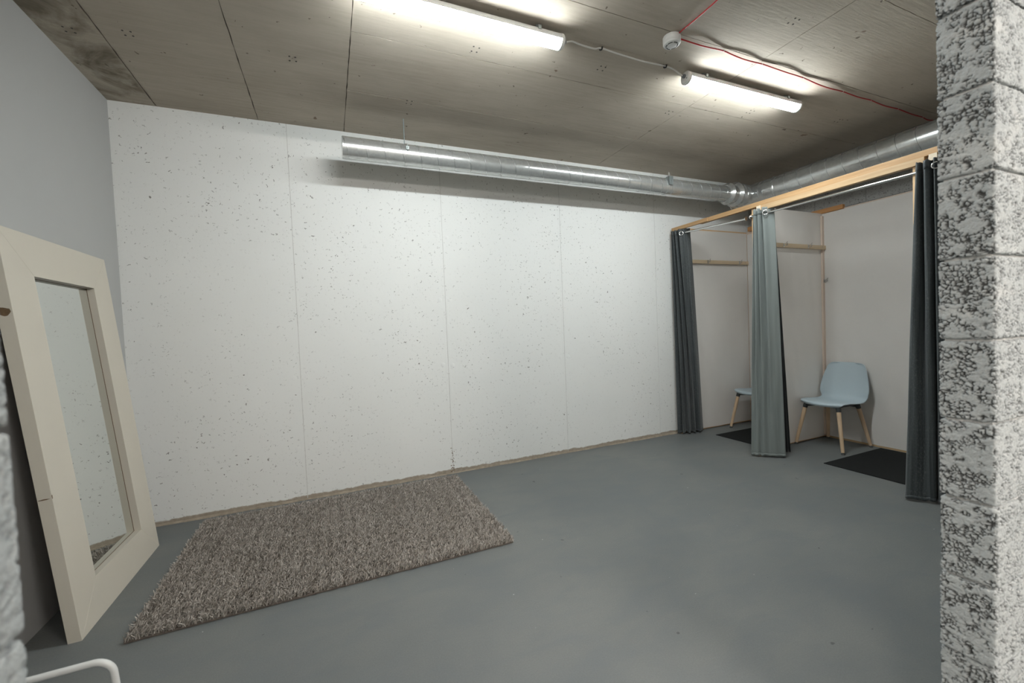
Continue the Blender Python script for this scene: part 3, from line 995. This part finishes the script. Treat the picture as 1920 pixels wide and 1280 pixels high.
# ------------------------------------------------------------------ curtains
def curtain(label, top, bot, z1, z0, mat, hem=None, power=0.85, seed=1.0, nu=150, nv=60, grom=(), header=0.055, slit_shade=None):
    a = catmull([(x, y, 0) for x, y in top], nu)
    b = catmull([(x, y, 0) for x, y in bot], nu)
    org = Vector((sum(p.x for p in b)/nu, sum(p.y for p in b)/nu, 0))
    t = empty('curtain', org)
    setp(t, label, 'curtain', 'curtains of the changing cubicles')
    def build(v0, v1, nv_, off):
        V = []; F = []; UV = []
        for j in range(nv_+1):
            v = v0+(v1-v0)*j/nv_
            k = v**power
            for i in range(nu):
                p = a[i].lerp(b[i], k)
                zt = z1+0.006*noise.noise(Vector((i*0.09, seed, 3)))
                zb = z0+(0.012*noise.noise(Vector((i*0.05, seed, 8))))
                p = Vector((p.x, p.y, zt+(zb-zt)*v))
                w_ = 0.006*noise.noise(Vector((i*0.07, v*4.5, seed)))*min(1, v*4)
                p.x += w_; p.y += w_*0.7
                tg = (a[min(i+1, nu-1)]-a[max(i-1, 0)]).lerp(b[min(i+1, nu-1)]-b[max(i-1, 0)], k)
                tg.normalize()
                p += Vector((tg.y, -tg.x, 0))*off
                V.append(tuple(p-org)); UV.append((i/nu, v))
        for j in range(nv_):
            for i in range(nu-1):
                q0 = j*nu+i
                F.append((q0, q0+nu, q0+nu+1, q0+1))
        me = bpy.data.meshes.new('curtain')
        me.from_pydata(V, [], F)
        uvl = me.uv_layers.new(name='UVMap')
        for lp in me.loops:
            uvl.data[lp.index].uv = UV[lp.vertex_index]
        return me
    o = obj('cloth', build(0, 1, nv, 0.0), mat, t, smooth=True)
    md = o.modifiers.new('thickness', 'SOLIDIFY'); md.thickness = 0.0035; md.offset = 0
    if hem is not False:
        hd = obj('header_band', build(0.0, header/(z1-z0), 4, 0.0), mat, t, smooth=True)
        md = hd.modifiers.new('thickness', 'SOLIDIFY'); md.thickness = 0.0070; md.offset = 0
        ft = obj('hem', build(1-0.025/(z1-z0), 1.0, 2, 0.0), mat, t, smooth=True)
        md = ft.modifiers.new('thickness', 'SOLIDIFY'); md.thickness = 0.0060; md.offset = 0
    if slit_shade:  # black sheet added for the shade in the slit behind the front fold
        a = catmull([(x, y, 0) for x, y in slit_shade[0]], nu); b = catmull([(x, y, 0) for x, y in slit_shade[1]], nu)
        ln_ = obj('slit_shade', build(0.0, 1.0, nv, 0.0), MAT['curt_black'], t, smooth=True)
        md = ln_.modifiers.new('thickness', 'SOLIDIFY'); md.thickness = 0.002; md.offset = 0
    for (gx, gy, gz, ang) in grom:
        bm = bmesh.new()
        ring = []
        ax = Vector((math.cos(ang), math.sin(ang), 0))
        for k in range(20):
            aa = 2*PI*k/20
            ring.append(Vector((gx, gy, gz))-org+ax*0.021*math.cos(aa)+Vector((0, 0, 0.021*math.sin(aa))))
        tube(bm, ring, 0.0042, 8, closed=True)
        obj('eyelet', bm, MAT['chrome'], t, smooth=True)
    return t

RX = XB+0.012
# far dark curtain, pushed back against the white wall
curtain('worn charcoal curtain hanging against the white wall, left of the far cubicle',
        [(RX-0.05, 3.782), (RX+0.02, 3.775), (RX-0.055, 3.76), (RX+0.04, 3.745), (RX-0.06, 3.72), (RX+0.045, 3.70), (RX-0.055, 3.672), (RX-0.01, 3.630), (RX+0.0, 3.61), (RX+0.045, 3.60)],
        [(RX-0.035, 3.785), (RX+0.035, 3.78), (RX+0.005, 3.735), (RX+0.085, 3.765), (RX+0.070, 3.705), (RX+0.155, 3.76), (RX+0.145, 3.695), (RX+0.215, 3.75), (RX+0.235, 3.70), (RX+0.335, 3.755)],
        2.372, 0.016, MAT['curt_dark'], seed=1.0, grom=[(RX-0.035, 3.648, 2.322, -0.9)])
# middle grey-green curtain
curtain('plain grey-green curtain in the middle, tied to the divider post',
        [(RX-0.035, 2.760), (RX+0.03, 2.755), (RX-0.05, 2.742), (RX+0.035, 2.728), (RX-0.05, 2.708), (RX+0.035, 2.692), (RX-0.045, 2.668), (RX-0.005, 2.640), (RX+0.025, 2.605), (RX+0.035, 2.625)],
        [(RX-0.060, 2.820), (RX-0.042, 2.80), (RX-0.035, 2.775), (RX-0.008, 2.760), (RX+0.005, 2.735), (RX+0.040, 2.715), (RX+0.065, 2.680), (RX+0.105, 2.650), (RX+0.145, 2.622), (RX+0.150, 2.645)],
        2.345, 0.016, MAT['curt_grey'], seed=2.0, nu=190, grom=[(RX-0.040, 2.640, 2.292, -0.95)],
        slit_shade=([(RX+0.045, 2.70), (RX+0.045, 2.655), (RX+0.045, 2.625)], [(RX+0.14, 2.77), (RX+0.22, 2.735), (RX+0.325, 2.692)]))
# right dark curtain beside the block pillar
curtain('worn charcoal curtain on the right, partly hidden by the block wall',
        [(RX+0.0, 1.566), (RX-0.045, 1.556), (RX-0.035, 1.543), (RX+0.045, 1.536), (RX-0.035, 1.522), (RX-0.055, 1.507), (RX-0.02, 1.493), (RX+0.045, 1.485), (RX-0.05, 1.464), (RX+0.04, 1.45), (RX-0.04, 1.415), (RX-0.05, 1.36), (RX+0.04, 1.33)],
        [(RX+0.0, 1.655), (RX-0.052, 1.625), (RX-0.040, 1.585), (RX-0.005, 1.555), (RX+0.010, 1.535), (RX+0.015, 1.515), (RX+0.045, 1.505), (RX+0.10, 1.515), (RX+0.035, 1.480), (RX+0.055, 1.44), (RX+0.10, 1.42), (RX+0.04, 1.37), (RX+0.11, 1.33)],
        2.335, 0.018, MAT['curt_dark'], seed=3.0, nu=190, grom=[(RX-0.055, 1.452, 2.283, -1.2)])

# ------------------------------------------------------------------ coat rails and hooks
def hook(parent, p, axis):
    """double wire hook; axis = outward direction"""
    n = Vector(axis); s = Vector((0, 0, 1)).cross(n)
    p = Vector(p)
    bm = bmesh.new()
    q = [p+s*a+Vector((0, 0, b)) for a, b in ((-0.008, -0.020), (0.008, -0.020), (0.008, 0.018), (-0.008, 0.018))]
    prism(bm, q, n*0.0025)
    tube(bm, catmull([p+n*0.002, p+n*0.020-Vector((0, 0, 0.012)), p+n*0.034+Vector((0, 0, 0.000)), p+n*0.036+Vector((0, 0, 0.014))], 10), 0.0030, 7)
    tube(bm, catmull([p+n*0.002+Vector((0, 0, 0.010)), p+n*0.022+Vector((0, 0, 0.012)), p+n*0.040+Vector((0, 0, 0.030))], 8), 0.0030, 7)
    return obj('hook', bm, MAT['chrome'], parent, smooth=40)
def coat_rail(label, x0, x1, y, z, hooks):
    t = empty('coat_rail', ((x0+x1)/2, y, z))
    setp(t, label, 'coat rail', 'coat rails in the cubicles')
    L = x1-x0
    obj('board', boxm(-L/2, L/2, -0.020, 0.0, -0.021, 0.021, 0.0015), MAT['rail'], t)
    for hx_ in hooks:
        hook(t, (hx_-t.location.x, -0.020, 0.002), (0, -1, 0))
    for sx in (-L/2+0.06, L/2-0.06, -L*0.12):
        bm = lathe(bmesh.new(), [(0, 0), (0.0045, 0), (0.003, -0.0015), (0, -0.0015)], 8, 'y', (sx, -0.020, 0.006))
        obj('screw', bm, MAT['gland'], t)
    return t
coat_rail('narrow pine rail with hooks on the fleece of the far cubicle', XB+0.10, 4.93, 3.772, 2.030, (4.225, 4.764))
coat_rail('narrow pine rail with hooks on the fleece divider of the near cubicle', XB+0.20, 4.950, 2.870, 2.056, (4.262, 4.651))
h = empty('single_hook', (4.935, 2.868, 1.70))
setp(h, 'single chrome hook on the cubicle corner post above the whole chair', 'hook')
hook(h, (0, 0, 0), (0, -1, 0))

# ------------------------------------------------------------------ chairs
def shell_mesh():
    # profile: forward u, height z, half width w
    prof = [(0.236, 0.440, 0.150), (0.243, 0.452, 0.172), (0.234, 0.461, 0.190), (0.195, 0.465, 0.206), (0.11, 0.459, 0.217), (0.01, 0.450, 0.218), (-0.085, 0.445, 0.213),
            (-0.138, 0.451, 0.208), (-0.170, 0.470, 0.210), (-0.188, 0.503, 0.220), (-0.202, 0.560, 0.228), (-0.217, 0.640, 0.219), (-0.232, 0.715, 0.202), (-0.246, 0.780, 0.183), (-0.254, 0.812, 0.168), (-0.259, 0.831, 0.140), (-0.260, 0.836, 0.10)]
    n = 64
    pc = catmull([Vector(p) for p in prof], n)
    NU = 24
    V = []; F = []
    for j, p in enumerate(pc):
        bk = min(1.0, max(0.0, (p.y-0.452)/0.09)) if p.x < -0.1 else 0.0
        bk = bk*bk*(3-2*bk)
        fr_ = max(0.0, (p.x-0.10)/0.14)
        for i in range(NU+1):
            s = i/NU*2-1
            s_ = math.sin(s*PI/2*0.98)/math.sin(PI/2*0.98)
            e = abs(s_)**2.5
            u = p.x+bk*0.030*e-0.055*fr_*fr_*abs(s_)**2.2
            z = p.y+(1-bk)*0.010*e*(1-fr_)-0.006*fr_*e
            V.append((u, s_*p.z, z))
    for j in range(n-1):
        for i in range(NU):
            q0 = j*(NU+1)+i
            F.append((q0, q0+1, q0+NU+2, q0+NU+1))
    me = bpy.data.meshes.new('seat_shell')
    me.from_pydata(V, [], F)
    bm = bmesh.new(); bm.from_mesh(me)
    bmesh.ops.recalc_face_normals(bm, faces=bm.faces[:])
    bmesh.ops.solidify(bm, geom=bm.faces[:], thickness=0.0065)
    bmesh.ops.recalc_face_normals(bm, faces=bm.faces[:])
    bm.to_mesh(me); bm.free()
    return me

def build_chair(label):
    t = empty('chair', (0, 0, 0))
    setp(t, label, 'chair', 'pale blue shell chairs')
    sh = obj('seat_shell', shell_mesh(), MAT['shell'], t, smooth=50)
    # under-frame
    bm = bmesh.new()
    box(bm, -0.12, 0.16, -0.13, 0.13, 0.418, 0.444, 0.008)
    for (u0, v0) in ((0.175, 0.155), (0.175, -0.155), (-0.150, 0.140), (-0.150, -0.140)):
        tube(bm, [(u0*0.3, v0*0.3, 0.432), (u0, v0, 0.420)], 0.017, 10)
    obj('under_frame', bm, MAT['dkplastic'], t, smooth=35)
    for (u0, v0, u1, v1) in ((0.175, 0.155, 0.232, 0.222), (0.175, -0.155, 0.232, -0.222), (-0.150, 0.140, -0.240, 0.198), (-0.150, -0.140, -0.240, -0.198)):
        a = Vector((u0, v0, 0.420)); b = Vector((u1, v1, 0.020))
        d = (b-a).normalized()
        bm = bmesh.new(); tube(bm, [a-d*0.012, a+d*0.015, a+d*0.030], [0.0205, 0.0215, 0.0205], 14)
        obj('leg_socket', bm, MAT['dkplastic'], t, smooth=40)
        bm = bmesh.new(); tube(bm, [a+d*0.028, a.lerp(b, 0.5), b], [0.0190, 0.0172, 0.0145], 16)
        lg = obj('leg', bm, MAT['beech'], t, smooth=40)
        bm = bmesh.new(); tube(bm, [b-d*0.001, b+d*0.006], 0.0125, 14)
        lathe(bm, [(0, 0), (0.014, 0), (0.0155, 0.004), (0.013, 0.013), (0, 0.013)], 14, 'z', (b.x+d.x*0.010, b.y+d.y*0.010, 0.0))
        obj('foot', bm, MAT['foot'], lg, smooth=40)
    return t

def copy_tree(o, parent=None):
    c = o.copy(); COL.objects.link(c); c.parent = parent
    for ch in list(o.children): copy_tree(ch, c)
    return c
ch = build_chair('pale blue shell chair with wooden legs, fully visible in the near cubicle')
ch.location = (4.652, 2.640, 0); ch.rotation_euler = (0, 0, PI-0.03)
c2 = copy_tree(ch)
c2['label'] = 'pale blue shell chair in the far cubicle, mostly hidden by the middle curtain'
c2.location = (4.690, 3.455, 0); c2.rotation_euler = (0, 0, PI-0.02)

# ------------------------------------------------------------------ mats
def mat_thing(label, x0, x1, y0, y1):
    cx, cy = (x0+x1)/2, (y0+y1)/2
    bm = bmesh.new()
    nx, ny = 20, 16
    W, D_ = x1-x0, y1-y0
    T = {}
    for k, z in ((0, 0.0005), (1, 0.006)):
        for i in range(nx+1):
            for j in range(ny+1):
                u, v = i/nx-0.5, j/ny-0.5
                e = 0.002*noise.noise(Vector((i*0.8, j*0.8, x0)))
                T[k, i, j] = bm.verts.new((u*W+(e if i in (0, nx) else 0), v*D_+(e if j in (0, ny) else 0), z+(0.0012*noise.noise(Vector((i*.5, j*.5, x0))) if k else 0)))
    for i in range(nx):
        for j in range(ny):
            bm.faces.new((T[1, i, j], T[1, i+1, j], T[1, i+1, j+1], T[1, i, j+1]))
            bm.faces.new((T[0, i, j], T[0, i, j+1], T[0, i+1, j+1], T[0, i+1, j]))
    for i in range(nx):
        bm.faces.new((T[0, i, 0], T[0, i+1, 0], T[1, i+1, 0], T[1, i, 0])); bm.faces.new((T[0, i+1, ny], T[0, i, ny], T[1, i, ny], T[1, i+1, ny]))
    for j in range(ny):
        bm.faces.new((T[0, 0, j+1], T[0, 0, j], T[1, 0, j], T[1, 0, j+1])); bm.faces.new((T[0, nx, j], T[0, nx, j+1], T[1, nx, j+1], T[1, nx, j]))
    o = obj('floor_mat', bm, MAT['mat'], None, loc=(cx, cy, 0))
    setp(o, label, 'mat', 'black mats in the cubicles')
mat_thing('thin black mat on the floor of the near cubicle beside the chair', 4.02, 4.915, 1.72, 2.365)
mat_thing('thin black mat in the far cubicle, half hidden by the middle curtain', 4.035, 4.90, 2.92, 3.535)

# ------------------------------------------------------------------ leaning mirror
MY0, MY1, ML, MW, MT = 2.518, 3.468, 1.879, 0.200, 0.050
mi = empty('floor_mirror', (-1.102, (MY0+MY1)/2, 0.0))
setp(mi, 'tall mirror in a wide cream frame leaning against the left wall', 'mirror')
lean = math.atan2(0.175, 1.871)
# local: X = out of the glass (towards room), Y = along wall, Z = up the frame; front face at x=0
mi.rotation_euler = (0, -lean, 0)
hw = (MY1-MY0)/2
def member(poly, inner):
    """mitred board with the recessed lip"""
    bm = prism(bmesh.new(), [(0.0, a, b) for a, b in poly], (-MT, 0, 0))
    es = [e for e in bm.edges]
    bmesh.ops.bevel(bm, geom=es, offset=0.0009, segments=1, affect='EDGES')
    return obj('frame_board', bm, MAT['cream'], mi)
g = 0.0004
member([(-hw, 0), (-hw+MW, MW), (-hw+MW, ML-MW), (-hw, ML)], 0)
member([(hw, 0), (hw, ML), (hw-MW, ML-MW), (hw-MW, MW)], 0)
member([(-hw+g, -0.0), (hw-g, -0.0), (hw-MW-g, MW-g), (-hw+MW+g, MW-g)], 0)
member([(-hw+g, ML), (-hw+MW+g, ML-MW+g), (hw-MW-g, ML-MW+g), (hw-g, ML)], 0)
obj('mirror_glass', boxm(-0.0385, -0.0355, -hw+MW-0.004, hw-MW+0.004, MW-0.004, ML-MW+0.004), MAT['mirror'], mi)
# dark seam between lip and glass
bm = bmesh.new()
i0, i1, k0, k1 = -hw+MW+0.0006, hw-MW-0.0006, MW+0.0006, ML-MW-0.0006
for a, b in (((i0, k0), (i1, k0)), ((i1, k0), (i1, k1)), ((i1, k1), (i0, k1)), ((i0, k1), (i0, k0))):
    tube(bm, [(-0.0352, a[0], a[1]), (-0.0352, b[0], b[1])], 0.0013, 6)
obj('glass_seam', bm, MAT['mdf'], mi)
obj('back_board', boxm(-MT-0.003, -MT+0.004, -hw+0.03, hw-0.03, 0.03, ML-0.03), MAT['mdf'], mi)
# chips in the lacquer on the near edge
def chip(y, z, sx, sz, side):
    bm = bmesh.new()
    n = 12; pts = []
    for k in range(n):
        a = 2*PI*k/n; r = 0.75+0.35*rnd.random()
        if side: pts.append((-MT*0.55+sx*r*math.cos(a), y, z+sz*r*math.sin(a)))
        else: pts.append((0.0, y+sx*r*math.cos(a), z+sz*r*math.sin(a)))
    prism(bm, pts, (0, -0.0006, 0) if side else (0.0005, 0, 0))
    obj('paint_chip', bm, MAT['chip'], mi)
chip(-hw-0.0001, 1.505, 0.020, 0.022, True)
chip(-hw-0.0001, 0.672, 0.020, 0.003, True)
chip(-hw+0.002, 0.678, 0.003, 0.010, False)

# ------------------------------------------------------------------ rug
RX0, RX1, RY0, RY1 = -0.925, 0.995, 2.385, 3.715
rug = empty('shag_rug', ((RX0+RX1)/2, (RY0+RY1)/2, 0))
setp(rug, 'brown-grey shaggy rug lying along the white wall', 'rug')
rw, rd = (RX1-RX0)/2, (RY1-RY0)/2
obj('backing', boxm(-rw+0.012, rw-0.012, -rd+0.012, rd-0.012, 0.0005, 0.010, 0.002), MAT['rugbase'], rug)
rs = np.random.RandomState(5)
N = 82000
bx = rs.uniform(-rw+0.010, rw-0.010, N); by = rs.uniform(-rd+0.010, rd-0.010, N)
# clumps share a leaning direction
def fld(x, y, s):
    return (np.sin(x*23.0+s)+np.sin(y*27.0+1.7*s)+np.sin((x+y)*41.0+2.3*s)+np.sin((x-y)*57+s*3.1)+np.sin(x*95+y*20+s)+np.sin(y*103-x*31+s*1.3))/3.0
ang = fld(bx*3.7, by*3.7, 0.3)*1.6+rs.normal(0, 1.1, N)
ln = 0.030*(0.8+0.35*rs.rand(N))*(1+0.08*fld(bx*3.7, by*3.7, 4.0))
tilt = np.clip(0.62+0.10*fld(bx*3.7, by*3.7, 8.0)+rs.normal(0, 0.18, N), 0.15, 1.15)
dx, dy = np.cos(ang), np.sin(ang)
wv_ang = rs.uniform(0, 2*PI, N)
wx, wy = np.cos(wv_ang)*0.0024, np.sin(wv_ang)*0.0024
z0 = np.full(N, 0.008)
m_x = bx+dx*ln*0.45*np.sin(tilt*0.6); m_y = by+dy*ln*0.45*np.sin(tilt*0.6); m_z = z0+ln*0.55*np.cos(tilt*0.6)
t_x = m_x+dx*ln*0.5*np.sin(tilt*1.5); t_y = m_y+dy*ln*0.5*np.sin(tilt*1.5); t_z = np.maximum(m_z+ln*0.5*np.cos(tilt*1.5), 0.010)
verts = np.empty((N, 6, 3))
for k, (cx, cy, cz, s) in enumerate(((bx, by, z0, 1.0), (m_x, m_y, m_z, 1.15), (t_x, t_y, t_z, 0.6))):
    verts[:, 2*k] = np.stack([cx-wx*s, cy-wy*s, cz], 1)
    verts[:, 2*k+1] = np.stack([cx+wx*s, cy+wy*s, cz], 1)
base = (np.arange(N)*6)[:, None]
faces = np.concatenate([base+np.array([[0, 1, 3, 2]]), base+np.array([[2, 3, 5, 4]])], 1).reshape(-1, 4)
me = bpy.data.meshes.new('pile')
me.vertices.add(N*6); me.vertices.foreach_set('co', verts.reshape(-1))
nf = len(faces)
me.loops.add(nf*4); me.loops.foreach_set('vertex_index', faces.reshape(-1).astype(np.int32))
me.polygons.add(nf); me.polygons.foreach_set('loop_start', np.arange(0, nf*4, 4, dtype=np.int32))
me.update(calc_edges=True)
at = me.attributes.new('tuft', 'FLOAT', 'POINT')
tv = np.clip(rs.rand(N)*0.9+0.08*fld(bx*2, by*2, 2.0), 0, 1)
at.data.foreach_set('value', np.repeat(tv, 6).astype(np.float32))
me.polygons.foreach_set('use_smooth', [True]*nf)
pile = obj('pile', me, MAT['rug'], rug)
pile['kind'] = 'stuff'

# ------------------------------------------------------------------ white tube stand at the lower left
SX1, SX0, SY, SZ = -0.607, -1.03, 1.53, 0.455
st = empty('tube_stand', ((SX0+SX1)/2, SY-0.17, 0))
setp(st, 'low white bent metal tube stand at the lower left corner', 'stand')
O = Vector(st.location)
TR = 0.0088
def hoop(y):
    R_ = 0.045
    pts = [(SX0-0.03, y, 0.012), (SX0, y, SZ-R_)]
    pts += [(SX0+R_-R_*math.cos(a), y, SZ-R_+R_*math.sin(a)) for a in [PI/2*k/8 for k in range(1, 9)]]
    pts += [(SX1-R_+R_*math.sin(a), y, SZ-R_+R_*math.cos(a)) for a in [PI/2*k/8 for k in range(0, 9)]]
    pts += [(SX1+0.03, y, 0.012)]
    return obj('hoop', tube(bmesh.new(), [Vector(p)-O for p in pts], TR, 14), MAT['whitemetal'], st, smooth=40)
for y in (SY, SY-0.34):
    hp = hoop(y)
    for x in (SX0-0.03, SX1+0.03):
        bm = lathe(bmesh.new(), [(0, 0), (0.0115, 0), (0.0115, 0.016), (0, 0.016)], 12, 'z', Vector((x, y, 0))-O)
        obj('foot', bm, MAT['gland'], hp, smooth=40)
for x in (SX0-0.022, SX1+0.022):
    obj('side_bar', tube(bmesh.new(), [Vector((x, SY, 0.10))-O, Vector((x, SY-0.34, 0.10))-O], 0.007, 12), MAT['whitemetal'], st, smooth=40)
